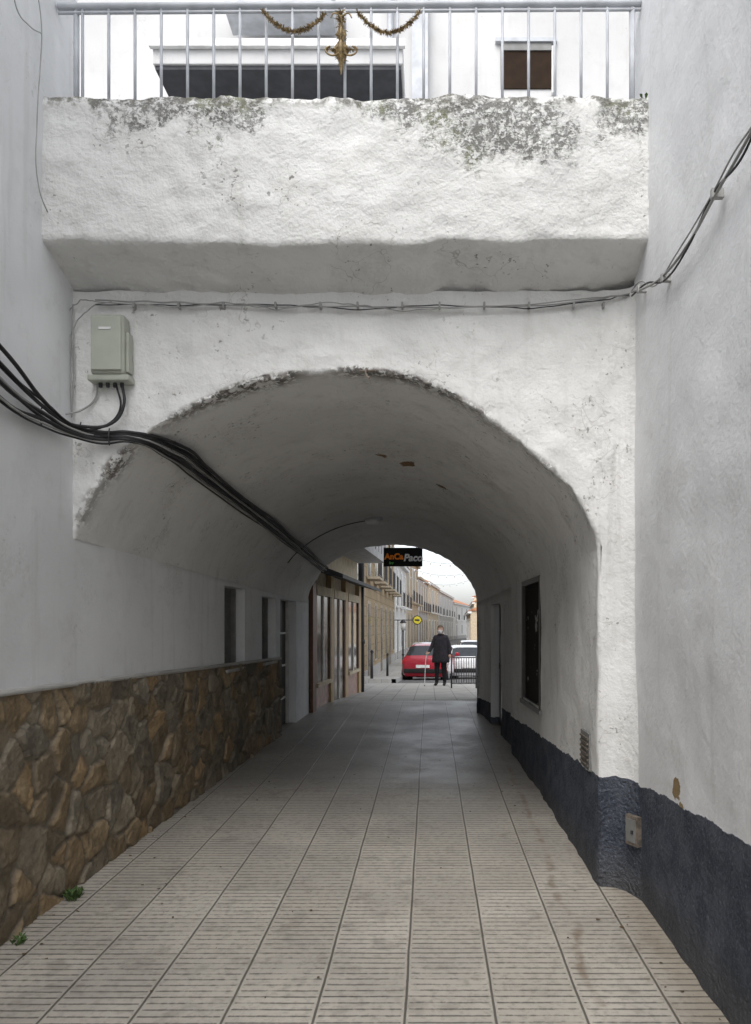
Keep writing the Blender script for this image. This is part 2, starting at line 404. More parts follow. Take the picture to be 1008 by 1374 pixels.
def stones():
    y=np.arange(-1.0,9.62,.012); z=np.arange(-.03,1.01,.0115)
    Y,Zt=np.meshgrid(y,z,indexing='ij')
    top=1.27-.014*(Y-3.7)
    Zf=-.03+(Zt+.03)/1.04*(top+.03)
    sy=[];sz=[]
    gy,gz=.20,.165
    for i,a in enumerate(np.arange(-1.5,10.2,gy)):
        for b in np.arange(-.3,1.7,gz):
            if rng.random()<.22: continue
            sy.append(a+rng.uniform(-.12,.12)); sz.append(b+(i%2)*gz/2+rng.uniform(-.10,.10))
    sy=np.array(sy);sz=np.array(sz);n=len(sy)
    wy=Y+.008*np.sin(Zf*23+Y*7)+.005*np.sin(Y*51+Zf*31); wz=Zf+.008*np.sin(Y*19+Zf*5)+.005*np.sin(Zf*57-Y*39)
    wy=wy.ravel();wz=wz.ravel()
    off=rng.uniform(-.02,.02,n)
    F1=np.full(wy.shape,9.);F2=F1.copy();I1=np.zeros(wy.shape,int);I2=I1.copy()
    for s in range(n):
        m=np.abs(wy-sy[s])<.5
        d=np.hypot(wy[m]-sy[s],(wz[m]-sz[s])*1.08)+off[s]
        f1=F1[m];f2=F2[m];i1=I1[m];i2=I2[m]
        c=d<f1; c2=(~c)&(d<f2)
        f2=np.where(c,f1,np.where(c2,d,f2)); i2=np.where(c,i1,np.where(c2,s,i2)); i1=np.where(c,s,i1); f1=np.where(c,d,f1)
        F1[m]=f1;F2[m]=f2;I1[m]=i1;I2[m]=i2
    sep=np.hypot(sy[I1]-sy[I2],sz[I1]-sz[I2])+.01
    e=(F2-F1)*(F1+F2)/(2*sep)
    nf=np.array([noise.fractal(Vector((a*7,b*7,0)),1,2,4) for a,b in zip(wy,wz)])
    nh=np.array([noise.fractal(Vector((a*24,b*24,3)),1,2,2) for a,b in zip(wy,wz)])
    e=e+.005*nh
    face=np.clip((e-.006)/.011,0,1); face=face*face*(3-2*face)
    ty=rng.uniform(-.09,.09,n);tz=rng.uniform(-.09,.09,n);hh=rng.uniform(.008,.028,n)
    strata=.003*np.sign(np.sin(40*nf))
    height=.006+face*(hh[I1]+ty[I1]*(wy-sy[I1])+tz[I1]*(wz-sz[I1])+.006*nf+strata)+.003*nh
    pal=np.array([(.27,.20,.12),(.22,.18,.125),(.31,.235,.145),(.185,.16,.12),(.25,.22,.17),(.34,.24,.135),(.21,.165,.11),(.28,.24,.18)])
    pc=pal[rng.integers(0,len(pal),n)]*rng.uniform(.78,1.12,(n,1))
    col=pc[I1]*(1+.4*nf[:,None]); mort=np.array((.25,.215,.165))
    col=mort*(1-face[:,None])*.85+col*face[:,None]
    X=np.array([xl(a) for a in Y.ravel()])+.008+height
    P=np.stack([X.reshape(Y.shape),Y,Zf],-1)
    k=M('stone_cladding_material',.75,.3)
    at=k.n('ShaderNodeAttribute',{'attribute_name':'Col'}).outputs['Color']
    n11=k.noise(11,4,.7)
    c=k.mix(k.m('MULTIPLY',k.step(n11,.38,.7),.45),at,k.scale(at,(.58,.57,.55)))
    c=k.mix(k.m('MULTIPLY',k.step(k.noise(5,3,.7),.54,.70),.45),c,(.36,.29,.19))
    k.color(c); k.bump(k.noise(45,3,.7),.7,.012)
    o=grid('stone_wall_base',P,k.mat,None)
    ca=o.data.color_attributes.new('Col','FLOAT_COLOR','POINT')
    ca.data.foreach_set('color',np.c_[np.clip(col,0,1),np.ones(len(col))].astype('f').ravel())
    pts=[(xl(a),a,1.27-.014*(a-3.7)) for a in np.arange(-1,9.62,.05)]
    P=np.array([[(x-.01,y,z+.012),(x+.030,y,z+.010+.004*noise.noise(Vector((y*9,0,0)))),(x+.038+.008*noise.noise(Vector((y*14,3,0))),y,z-.006),(x+.034,y,z-.018),(x-.01,y,z-.020)] for x,y,z in pts])
    grid('cement_cap',P,MAT['kerb'],o)
    return o
stones()
# ---------------------------------------------------------------- right building
rb=empty('right_building')
def xR(D,z): return 1.205+ .008*math.sin(D*1.3+z)*min(1,max(0,(4.0-D)))
P=np.array([[(xR(D,z),D,z) for z in np.arange(-.1,7.6,.08)] for D in np.arange(-8,4.42,.08)])
o=grid('alley_wall',P,MAT['wallR'],rb,flip=True); displace(o,.022,.9,.009,6,fade=lambda p:min(1,max(.15,(4.2-p.y)/.6)))
box('roof_mass',1.36,9,-8,4.55,0,7.5,MAT['back'],rb)
box('side_mass',1.45,5,4.56,11.3,0,4.15,MAT['back'],rb)
MAT['rust']=simple('rusty_metal',(.20,.17,.14),.7,.4,.3,.35,30,.3)
e=empty('wall_vent'); xx=xr(4.75)-.012
box('plate',xx-.006,xx+.03,4.62,4.88,.70,.93,MAT['shutter'],e,.004)
for i in range(6): box('louvre',xx-.016,xx+.0,4.64,4.86,.725+i*.033,.737+i*.033,MAT['rust'],e)
e=empty('meter_niche')
ms=Vector((.42,-.907,0)).normalized(); mn=Vector((-.907,-.42,0)).normalized()
mo=(1.155,4.335,.34)
obox('frame',mo,ms,mn,0,.10,-.01,.022,0,.17,MAT['rust'],e)
obox('door',mo,ms,mn,.012,.088,.022,.028,.02,.15,MAT['shutter'],e)
obox('latch',mo,ms,mn,.06,.075,.028,.036,.07,.09,MAT['iron'],e)
# ---------------------------------------------------------------- terrace buildings above
tb=empty('terrace_house')
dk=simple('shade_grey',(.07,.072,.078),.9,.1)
br=simple('dark_brown_window',(.030,.020,.014),.9,.1)
box('rear_wall',-5,4,8.0,11.3,4.4,9.2,MAT['back'],tb)
box('pier',-.19,-.02,7.9,8.0,4.4,9.2,MAT['grey'],tb)
box('window_dark',.76,1.30,7.985,8.02,7.36,7.76,br,tb)
box('window_lintel',.76,1.30,7.97,8.0,7.761,7.84,MAT['shutter'],tb)
box('window_head',.70,1.36,7.95,8.0,7.842,7.88,MAT['grey'],tb)
box('window_jamb',1.302,1.34,7.96,8.0,7.30,7.80,MAT['white'],tb)
box('canopy_shade_panel',-2.95,-.26,7.97,8.02,6.5,7.05,dk,tb)  # dark panel on the rear wall: shade below the canopy put in as colour
box('opening_post',-1.62,-1.56,7.9,7.965,6.5,7.0,MAT['grey'],tb)
box('canopy',-2.68,-.26,7.2,7.95,7.03,7.22,MAT['back'],tb,.01)
box('canopy_soffit_shade',-2.66,-.28,7.22,7.93,6.99,7.025,dk,tb)  # board coloured dark to stand in for shade on the canopy underside
box('canopy_lip',-2.70,-.24,7.15,7.197,7.17,7.24,MAT['white'],tb)
mesh('gable',[(-2.1,7.6,7.9),(-1.0,7.6,7.9),(-1.0,7.6,8.25),(-1.5,7.6,8.5),(-2.1,7.6,8.1),(-2.1,7.95,7.9),(-1.0,7.95,7.9),(-1.0,7.95,8.25),(-1.5,7.95,8.5),(-2.1,7.95,8.1)],[(0,1,2,3,4),(1,6,7,2),(2,7,8,3),(3,8,9,4),(0,5,6,1)],MAT['grey'],tb)
tube('rain_pipe',[(-.42,7.93,7.24),(-.42,7.93,8.0),(-.42,7.93,9.0)],.035,MAT['grey'],tb,5,False)
ra=empty('balcony_railing')
for i in range(22):
    x=(111+i*35.2-HU)*.00425
    cyl('baluster',(x,4.25,4.50),(x,4.25,5.125),.0085,.0085,MAT['grey'],ra,10)
tube('top_rail',[(-2.12,4.25,5.13),(1.20,4.25,5.15)],.019,MAT['grey'],ra,6,False)
tube('mid_rail',[(-2.12,4.25,5.095),(1.20,4.25,5.115)],.009,MAT['grey'],ra,6,False)
tube('low_rail',[(-2.12,4.25,4.56),(1.20,4.25,4.575)],.006,MAT['grey'],ra,6,False)
for x in(-2.02,1.155): cyl('post',(x,4.26,4.48),(x,4.26,5.13),.016,.016,MAT['grey'],ra,10)
MAT['gold']=simple('gold_tinsel',(.23,.165,.075),.5,.5,.2,.4,60)
def tinsel(name,pts,r,n,parent,ln):
    vs=[];fs=[]
    pts=[Vector(p) for p in pts]
    for i in range(n):
        t=random.random()*(len(pts)-1); a=int(t); p=pts[a].lerp(pts[min(a+1,len(pts)-1)],t-a)
        d=Vector([random.gauss(0,1) for _ in range(3)]).normalized()*ln*random.uniform(.5,1)
        s=d.cross(Vector([random.gauss(0,1) for _ in range(3)])).normalized()*.003
        b=len(vs); vs+=[p+s,p-s,p+d-s*.5,p+d+s*.5]; fs.append((b,b+1,b+2,b+3))
    return mesh(name,vs,fs,MAT['gold'],parent)
def swag(name,u0,u1,v0,v1,vs):
    e=empty(name); p=[]
    for i in range(13):
        f=i/12; u=u0+(u1-u0)*f; v=v0+(v1-v0)*f+vs*(1-(2*f-1)**2); p.append(unp(u,v,4.21))
    tube('cord',p,.004,MAT['gold'],e); tinsel('tinsel',p,0,900,e,.022)
swag('tinsel_garland',352,437,14,18,26); swag('tinsel_garland',480,563,16,16,28)
e=empty('gold_christmas_ornament')
prf=[(.004,20),(.014,24),(.008,32),(.018,40),(.030,47),(.012,54),(.034,62),(.046,68),(.028,76),(.012,84),(.006,94),(.003,100)]
vs=[];fs=[];n=16
for j,(r,v) in enumerate(prf):
    c=unp(458,v,4.21)
    for i in range(n):
        rr=r*.8*(1+.35*math.cos(i*math.pi*2/n*4)); a=i/n*2*math.pi; vs.append((c[0]+rr*math.cos(a),c[1]+rr*math.sin(a),c[2]))
for j in range(len(prf)-1):
    for i in range(n): fs.append((j*n+i,j*n+(i+1)%n,(j+1)*n+(i+1)%n,(j+1)*n+i))
mesh('body',vs,fs,MAT['gold'],e,True); tinsel('tinsel',[unp(458,15,4.21),unp(458,30,4.21),unp(458,70,4.21),unp(458,80,4.21)],0,330,e,.045)
for s in(-1,1):
    tube('scroll',[unp(458,70,4.2),unp(458+s*14,74,4.2),unp(458+s*21,66,4.2),unp(458+s*15,62,4.2)],.005,MAT['gold'],e)
    tinsel('scroll_tinsel',[unp(458,68,4.2),unp(458+s*22,66,4.2)],0,60,e,.02)
    tube('scroll_b',[unp(458,22,4.2),unp(458+s*10,18,4.2),unp(458+s*14,24,4.2)],.004,MAT['gold'],e)
# ---------------------------------------------------------------- junction box and cables
MAT['boxp']=simple('cabinet_plastic',(.40,.42,.36),.45,.4,var=.05)
e=empty('telecom_junction_box')
bx0,_,bz1=unp(122,422,4.36); bx1,_,bz0=unp(168,503,4.36)
box('housing',bx0,bx1,4.34,4.445,bz0,bz1,MAT['boxp'],e,.022)
box('lid',bx0+.012,bx1-.012,4.328,4.34,bz0+.02,bz1-.02,MAT['boxp'],e,.01)
box('label',bx0+.06,bx0+.13,4.324,4.328,bz1-.10,bz1-.085,MAT['white'],e)
box('base_flange',bx0-.018,bx1+.026,4.35,4.445,bz0-.035,bz0+.002,MAT['boxp'],e,.008)
box('side_hinge',bx1,bx1+.018,4.37,4.43,bz0+.02,bz1-.10,MAT['boxp'],e,.004)
for i in range(4): cyl('gland',(bx0+.04+i*.042,4.40,bz0-.06),(bx0+.04+i*.042,4.40,bz0-.03),.010,.012,MAT['iron'],e,10)
cb=empty('telephone_cable_bundle')
kk=int(np.argmin(abs(FA[:,0]+1.66)+ (FA[:,1]<2.4)*9))
for s in range(10):
    o1=(s-4.5)*.018; j=random.uniform(-1,1)
    pts=[(-2.085+.01*(s%3),3.0,2.98+o1*1.6+.02*j),(-2.08+.012*(s%2),3.67,2.80+o1*1.5-(.02*(s%3))),(-2.07,4.02,2.74+o1*.8+.012*j),(-2.05+.012*(s%3),4.30,2.72+o1*.4),(-1.93,4.385,2.71+o1*.4+.01*j),(-1.78,4.395,2.715+o1*.35)]
    for D in (4.75,5.3,6.0,6.8,7.6,8.5,9.5,10.5,11.4):
        q0=vault(kk,D); q1=vault(kk+1,D); tx=q1[0]-q0[0]; tz=q1[1]-q0[1]; L=math.hypot(tx,tz)
        nx,nz=tz/L,-tx/L
        a=o1*.75; dd=.025+.012*(s%2)+ (.02 if D<5 else 0)
        pts.append((q0[0]+tx/L*a+nx*dd+.008*random.uniform(-1,1),D,q0[1]+tz/L*a+nz*dd+.014*random.uniform(-1,1)))
    tube('strand',pts,random.choice([.007,.009,.011,.006]),MAT['black'] if s not in(1,5) else MAT['galv'],cb)
def pl(name,uvs,D,r,mat,par): return tube(name,[unp(u,v,D[i]) for i,(u,v) in enumerate(uvs)],r,mat,par)
pl('loop',[(164,515),(166,545),(150,568),(110,572),(70,560)],[4.40,4.38,4.36,4.30,4.15],.009,MAT['black'],cb)
pl('loop',[(156,515),(161,550),(140,572),(105,578)],[4.40,4.40,4.38,4.33],.006,MAT['black'],cb)
pl('loop',[(131,515),(128,535),(110,550),(88,556)],[4.40,4.42,4.41,4.36],.006,MAT['galv'],cb)
pl('loop',[(92,572),(120,582),(150,586),(172,589)],[4.33,4.38,4.38,4.42],.008,MAT['black'],cb)
for u,v,D in ((60,562,4.02),(112,580,4.36),(150,588,4.39)):
    x,y,z=unp(u,v,D); tube('cable_tie',[(x,y-.03,z-.05),(x,y-.045,z),(x,y-.03,z+.05)],.004,MAT['iron'],cb)
fw=empty('facade_wires')
def wire(name,uvs,D,r,mat):
    out=[]
    for i in range(len(uvs)-1):
        for f in np.linspace(0,1,5,endpoint=False):
            u=uvs[i][0]*(1-f)+uvs[i+1][0]*f; v=uvs[i][1]*(1-f)+uvs[i+1][1]*f
            out.append(unp(u,v+random.uniform(-1,1),D))
    out.append(unp(*uvs[-1],D)); tube(name,out,r,mat,fw)
wire('wire',[(128,403),(240,406),(370,411),(480,411),(590,412),(710,411),(800,402),(848,393)],4.41,.005,MAT['galv'])
wire('wire',[(128,408),(240,410),(370,409),(480,415),(590,409),(710,414),(800,404),(848,395)],4.41,.0035,MAT['black'])
wire('wire',[(94,415),(108,403),(128,404),(240,413),(300,405),(370,415),(430,406),(480,409),(540,417),(590,414),(710,408),(800,399),(848,397)],4.405,.0035,MAT['galv'])
wire('wire',[(96,560),(94,500),(95,450),(105,428),(125,410),(150,405)],4.41,.0035,MAT['galv'])
wire('wire',[(97,560),(99,500),(98,450),(97,425),(98,408)],4.41,.0045,MAT['galv'])
for u in (180,240,300,370,430,480,540,590,650,710,770,810):
    x,y,z=unp(u,410,4.41); box('clip',x-.006,x+.006,4.395,4.44,z-.014,z+.018,MAT['galv'],fw,.002)
def rw(uv,r,mat,o=0):
    pts=[]
    for u,v in uv:
        xw=1.165; D=min(xw/((u-HU)/F),4.36); pts.append(((u-HU)*D/F,D,H+(HV-v-o)*D/F))
    tube('wire',pts,r,mat,fw)
rw([(848,392),(868,385),(890,370),(925,325),(960,262),(990,210),(1015,165),(1070,60)],.0065,MAT['galv'])
rw([(848,397),(868,380),(892,376),(922,334),(960,256),(994,214),(1015,172),(1070,70)],.005,MAT['black'])
rw([(848,390),(858,378),(880,383),(905,345),(955,262),(985,205),(1015,160),(1070,50)],.004,MAT['galv'])
for u,v in((858,388),(890,373),(958,260)):
    x,y,z=unp(u,v,min(1.165/((u-HU)/F),4.36)); box('clip',x-.012,x+.04,y-.012,y+.012,z-.02,z+.02,MAT['galv'],fw,.003)
for lw in ([(40,-60),(52,0),(56,40),(54,90),(50,160),(52,250),(62,280),(74,298)],[(20,-20),(22,10),(40,35),(56,45)]):
    tube('thin_wall_cable',[(lambda D:(-2.10,D,H+(HV-v)*D/F))(2.10/((HU-u)/F)) for u,v in lw],.0033,MAT['galv'])
e=empty('iron_hook'); x,y,z=unp(492,500,4.42); tube('hook',[(x,4.47,z+.02),(x,4.40,z+.015),(x+.002,4.385,z-.03),(x+.02,4.38,z-.045)],.007,MAT['rust'],e); tube('hook_arm',[(x-.04,4.42,z+.01),(x+.05,4.42,z+.012)],.006,MAT['rust'],e)
e=empty('ceiling_lamp'); q=vault(int(NA*.46),9.4)
cyl('bowl',(q[0],9.4,q[1]-.07),(q[0],9.4,q[1]-.02),.08,.11,MAT['white'],e); cyl('base',(q[0],9.4,q[1]-.02),(q[0],9.4,q[1]+.03),.12,.12,MAT['grey'],e)
tube('lamp_cable',[(vault(k,9.4)[0],9.4,vault(k,9.4)[1]-.012) for k in range(20,int(NA*.46),6)],.006,MAT['black'],e)
MAT['weed']=simple('weed_green',(.07,.12,.035),.6)
def weed(name,x,y,z,n,h):
    vs=[];fs=[]
    for i in range(n):
        a=random.uniform(0,6.28);l=h*random.uniform(.4,1);w=.006
        p=Vector((x+random.uniform(-.03,.03),y+random.uniform(-.05,.05),z)); tip=p+Vector((math.cos(a)*l*.6,math.sin(a)*l*.6,l*.7)); md=p.lerp(tip,.55)+Vector((0,0,l*.15)); s=Vector((-math.sin(a),math.cos(a),0))*w
        b=len(vs); vs+=[p-s*.4,p+s*.4,md+s*1.6,tip,md-s*1.6]; fs.append((b,b+1,b+2,b+3,b+4))
    mesh(name,vs,fs,MAT['weed'])
weed('weed_plant',-2.04,4.28,.03,60,.09); weed('weed_plant',-2.05,3.72,.02,26,.05); weed('weed_plant',1.18,4.13,4.5,14,.045)
def litter():
    vs=[];fs=[]
    for i in range(150):
        y=random.uniform(2.6,9); x=random.uniform(-1.95,1.1); x=x if random.random()<.5 else random.choice([-1.97,1.05])+random.gauss(0,.05)
        r=random.uniform(.004,.016);a=random.uniform(0,6.28);b=len(vs)
        for k in range(5):
            q=a+k*1.256; rr=r*random.uniform(.5,1.1); vs.append((x+rr*math.cos(q),y+rr*math.sin(q),g(y)+.004+random.uniform(0,.006)))
        fs.append(tuple(range(b,b+5)))
    mesh('fallen_leaves',vs,fs,simple('dead_leaf',(.10,.07,.04),.8,var=.4))
litter()
# ---------------------------------------------------------------- street beyond
def house(name,p0,p1,zb,h,mat,floors,nw,right=False,balc=True,roof=None,winc=None,frame=None,depth=7,door=True):
    e=empty(name); p0=Vector((*p0,zb)); p1=Vector((*p1,zb)); s=(p1-p0); L=s.length; s.normalize()
    n=Vector((s.y,-s.x,0))
    if right: n=-n
    obox('walls',p0,s,n,0,L,-depth,0,-.5,h,mat,e)
    fh=h/floors; winc=winc or MAT['glass']; frame=frame or MAT['white']
    for f in range(floors):
        for i in range(nw):
            c=L*(i+.5)/nw; w=min(.55,L/nw*.3); z0=f*fh+(.9 if f==0 else .35); z1=f*fh+fh*.80
            if f==0 and door and i%2==0: z0=.05
            obox('frame',p0,s,n,c-w-.12,c+w+.12,0,.05,z0-.1 if z0>.1 else z0,z1+.14,frame,e)
            obox('pane',p0,s,n,c-w,c+w,.05,.065,z0,z1,winc,e)
            obox('mullion',p0,s,n,c-.03,c+.03,.065,.08,z0,z1,frame,e)
            if balc and f>0:
                obox('balcony_slab',p0,s,n,c-w-.35,c+w+.35,.05,.55,z0-.18,z0-.08,frame,e)
                m=9
                for k in range(m+1):
                    a=c-w-.3+k*(2*w+.6)/m
                    tube('bar',[tuple(p0+s*a+n*.5+Vector((0,0,z0-.08))),tuple(p0+s*a+n*.5+Vector((0,0,z0+.85)))],.014,MAT['iron'],e,3,False)
                for zz in(z0,z0+.85): obox('rail',p0,s,n,c-w-.33,c+w+.33,.48,.52,zz-.02,zz+.02,MAT['iron'],e)
    obox('cornice',p0,s,n,-.05,L+.05,-.1,.25,h-.18,h+.04,frame,e)
    obox('plinth',p0,s,n,0,L,0,.04,-.3,.6,MAT['kerb'],e)
    if roof:
        a=p0-s*.1+n*.3; b=p0+s*(L+.1)+n*.3; c=p0+s*(L+.1)-n*depth/2; d=p0-s*.1-n*depth/2
        mesh('roof',[a+Vector((0,0,h+.05)),b+Vector((0,0,h+.05)),c+Vector((0,0,h+1.5)),d+Vector((0,0,h+1.5)),
             p0-s*.1-n*depth+Vector((0,0,h)),p0+s*(L+.1)-n*depth+Vector((0,0,h))],[(0,1,2,3),(3,2,5,4),(0,3,4),(1,5,2)],roof,e)
    return e
def ashlar():
    k=M('ochre_ashlar',.8,.2)
    x,y,z=k.xyz()
    v=k.n('ShaderNodeCombineXYZ',ins={0:y,1:z,2:0.0}).outputs[0]
    b=k.n('ShaderNodeTexBrick',ins={'Vector':v,'Color1':(.44,.33,.19,1),'Color2':(.36,.27,.16,1),'Mortar':(.20,.15,.10,1),'Scale':1.0,'Mortar Size':.02,'Brick Width':.8,'Row Height':.4})
    k.color(k.mix(k.m('MULTIPLY',k.noise(4,3),.5),b.outputs[0],(.28,.22,.15))); return k.mat
MAT['ashlar']=ashlar()
MAT['stonefr']=simple('stone_trim',(.42,.36,.27),.8)
MAT['tile']=simple('clay_roof_tiles',(.42,.19,.10),.8,var=.3,sc=5)
MAT['cream']=simple('cream_render',(.58,.50,.37),.85); MAT['off']=simple('offwhite_render',(.66,.65,.62),.85); MAT['pale']=simple('pale_grey_render',(.55,.55,.54),.85)
MAT['tanr']=simple('tan_render',(.50,.41,.29),.85)
house('stone_townhouse',(-2.60,29.5),(-2.38,50),-.8,8.3,MAT['ashlar'],2,6,frame=MAT['stonefr'])
house('white_townhouse',(-2.36,50.1),(-1.95,62),-.8,7.0,MAT['off'],2,3,roof=MAT['tile'])
house('stone_townhouse',(-1.93,62.1),(-1.2,76),-.8,8.4,MAT['tanr'],2,4,frame=MAT['stonefr'])
house('white_townhouse',(-1.15,76.1),(-.3,88),-.8,7.4,MAT['pale'],2,4,frame=MAT['stonefr'])
house('cream_townhouse',(-.25,88.1),(1.2,105),-.8,7.6,MAT['cream'],2,4,roof=MAT['tile'])
house('white_townhouse',(1.25,105.2),(4.2,135),-.8,7.4,MAT['pale'],2,5,roof=MAT['tile'])
house('white_townhouse',(4.3,135.2),(9.5,165),-.8,6.6,MAT['off'],2,4,roof=MAT['tile'])
house('tile_roof_house',(5.2,88),(5.9,108),-.8,5.2,MAT['cream'],2,4,right=True,roof=MAT['tile'],balc=False)
house('tile_roof_house',(3.6,66),(4.3,87),-.8,3.7,MAT['tanr'],1,4,right=True,roof=MAT['tile'],balc=False)
house('tile_roof_house',(6.35,108.2),(9.8,140),-.8,6.6,MAT['cream'],2,5,right=True,roof=MAT['tile'],balc=False)
ds=[23.2,24,27,30,35,45,60,64]
xa,xb=-2.9,-1.2
P=np.array([[(xa,23.1,g(23)-.02),(xb,23.1,g(23)-.02),(xb+.01,23.1,g(23)-.03)]]+[[(xa,D,g(D)+.12),(xb,D,g(D)+.12),(xb+.01,D,g(D)-.02)] for D in ds]); o=grid('sidewalk',P,MAT['plaza'],flip=True,smooth=False)
P=np.array([[(xb,D,g(D)+.124),(xb+.14,D,g(D)+.124),(xb+.15,D,g(D)-.02)] for D in ds]); grid('kerb',P,MAT['kerb'],o,flip=True,smooth=False)
sb=empty('shop_building')
p0=Vector((-1.90,11.56,0)); p1=Vector((-1.62,16.6,0)); s=(p1-p0).normalized(); n=Vector((s.y,-s.x,0)); L=(p1-p0).length
MAT['brown']=simple('brown_wood',(.17,.085,.05),.5); MAT['ochre']=simple('ochre_panel',(.48,.36,.20),.6); MAT['pink']=simple('pink_marble',(.42,.27,.23),.35,var=.25); MAT['awn']=simple('canopy_dark',(.05,.05,.052),.6)
MAT['shopglass']=simple('shop_glass',(.16,.13,.10),.1,.7,var=.3)
obox('walls',p0,s,n,0,L,-6,0,-.3,7,MAT['cream'],sb)
obox('plinth',p0,s,n,0,L,0,.05,-.2,.62,MAT['pink'],sb)
for a,b in((0,.25),(1.5,1.75),(3.0,3.3),(4.75,L)): obox('pilaster',p0,s,n,a,b,0,.09,.0,2.55,MAT['brown'] if a<1 else MAT['ochre'],sb)
for a,b,zb in((.3,1.45,.68),(1.8,2.95,.15),(3.35,4.7,.68)):
    obox('shop_window',p0,s,n,a,b,0.0,.06,zb,2.1,MAT['shopglass'],sb)
    obox('window_head',p0,s,n,a-.04,b+.04,.0,.1,2.1,2.25,MAT['cream'],sb)
    obox('sill',p0,s,n,a-.04,b+.04,.0,.12,zb-.06,zb,MAT['cream'],sb)
    for q in (a,(a+b)/2,b): obox('mullion',p0,s,n,q-.03,q+.03,.061,.085,zb,2.1,MAT['brown'] if q!=(a+b)/2 else MAT['white'],sb)
mesh('canopy',[tuple(p0+s*a+n*b+Vector((0,0,c))) for a in(.2,L+.1) for b,c in((.0,2.62),(.52,2.42),(.52,2.36),(.0,2.50))],[(0,4,5,1),(1,5,6,2),(2,6,7,3),(0,1,2,3),(4,7,6,5)],MAT['awn'],sb)
obox('balcony_slab',p0,s,n,.9,L,.0,.62,3.0,3.14,MAT['pale'],sb)
obox('balcony_front',p0,s,n,.9,L,.58,.62,3.14,3.9,MAT['pale'],sb)
for a in np.arange(.9,L,.5): obox('joint',p0,s,n,a,a+.03,.62,.635,3.14,3.9,MAT['grey'],sb)
e=empty('drain_pipe'); cyl('pipe',tuple(p1+n*.08+Vector((0,.12,-.1))),tuple(p1+n*.08+Vector((0,.12,3.4))),.07,.07,MAT['iron'],e); cyl('collar',tuple(p1+n*.08+Vector((0,.12,1.2))),tuple(p1+n*.08+Vector((0,.12,1.3))),.085,.085,MAT['iron'],e)
house('white_house',(-2.2,17.2),(-2.75,29.3),-.45,7.4,MAT['off'],2,4,balc=False)
eb=empty('corner_building'); box('wall',.93,3.2,11.6,14.2,-.1,6.5,MAT['back'],eb); box('plinth',.905,.93,11.6,14.22,-.1,.9,simple('blue_plinth',(.10,.13,.17)),eb); box('corner_trim',.90,.96,14.2,14.26,-.1,6.4,MAT['grey'],eb)
sg=empty('hanging_shop_sign')
a=unp(515,735,12.6); b=unp(567,760,12.6)
box('board',a[0],b[0],12.57,12.63,b[2],a[2],simple('sign_black',(.015,.016,.015),.7,.1),sg,.006)
box('arm',-1.9,b[0]-.05,12.59,12.61,a[2]+.05,a[2]+.08,MAT['iron'],sg)
for xx in(a[0]+.1,b[0]-.1): box('hanger',xx-.008,xx+.008,12.592,12.608,a[2],a[2]+.06,MAT['iron'],sg)
def text(nm,tx,x,z,size,mat,par,y=12.565):
    c=bpy.data.curves.new(nm,'FONT'); c.body=tx; c.size=size; c.extrude=.003; c.offset=.006; c.materials.append(mat)
    o=bpy.data.objects.new(nm,c); o.location=(x,y,z); o.rotation_euler=(math.pi/2,0,0); link(o,par); return o
text('letters_orange','AnCa',a[0]+.02,b[2]+.12,.135,simple('orange_paint',(.95,.25,.02)),sg)
o=text('letters_white','Paco',a[0]+.335,b[2]+.09,.165,simple('sign_white',(.85,.85,.85)),sg)
o.data.shear=.2
text('letters_small','bar',a[0]+.10,b[2]+.04,.05,simple('green_paint',(.1,.4,.1)),sg)
e=empty('round_street_sign'); x,y,z=unp(560,832,48); cyl('disc',(x,y,z),(x,y-.05,z),.24,.24,simple('yellow_sign',(.65,.55,.05)),e,24); cyl('disc_rim',(x,y,z),(x,y+.03,z),.3,.3,MAT['iron'],e,24); box('bracket',-2.3,x,y,y+.04,z-.03,z+.03,MAT['iron'],e); box('bar_mark',x-.15,x+.15,y-.07,y-.05,z-.05,z+.05,MAT['iron'],e)
for i,D in enumerate((36,44,54,66)):
    w=empty('string_lights'); pp=[(-2.3+7*f,D,6.3-.02*i-1.0*(1-(2*f-1)**2)) for f in np.linspace(0,1,13)]
    tube('cable',pp,.018,MAT['grey'],w)
    for p in pp[1:-1]:
        cyl('bulb',(p[0],p[1],p[2]-.16),(p[0],p[1],p[2]),.05,.03,MAT['white'],w,8)
e=empty('pedestrian_barrier')
x0=unp(606,0,18.5)[0]; x1=1.15; z=g(18.5)
for q in(x0,x1): cyl('post',(q,18.5,z-.05),(q,18.5,z+.80),.02,.02,MAT['iron'],e,10)
for zz in(.12,.76): tube('rail',[(x0,18.5,z+zz),(x1,18.5,z+zz)],.014,MAT['iron'],e,4,False)
for q in np.linspace(x0,x1,11)[1:-1]: tube('bar',[(q,18.5,z+.12),(q,18.5,z+.76)],.008,MAT['iron'],e,3,False)
for u,D in((499,24),(520,30),(541,30)):
    e=empty('street_bollard'); x=(u-HU)*D/F; z=g(D)+.12
    cyl('shaft',(x,D,z-.1),(x,D,z+.85),.05,.04,MAT['iron'],e,12); cyl('cap',(x,D,z+.85),(x,D,z+.93),.06,.03,MAT['iron'],e,12)
e=empty('street_lamp'); x=unp(541,0,34)[0]; cyl('pole',(x,34,-.8),(x,34,1.4),.05,.04,MAT['iron'],e,10); cyl('base',(x,34,-.8),(x,34,-.4),.10,.07,MAT['iron'],e,10); cyl('lantern',(x,34,1.4),(x,34,1.75),.09,.16,MAT['pale'],e,6); cyl('hood',(x,34,1.75),(x,34,1.9),.18,.03,MAT['iron'],e,6)
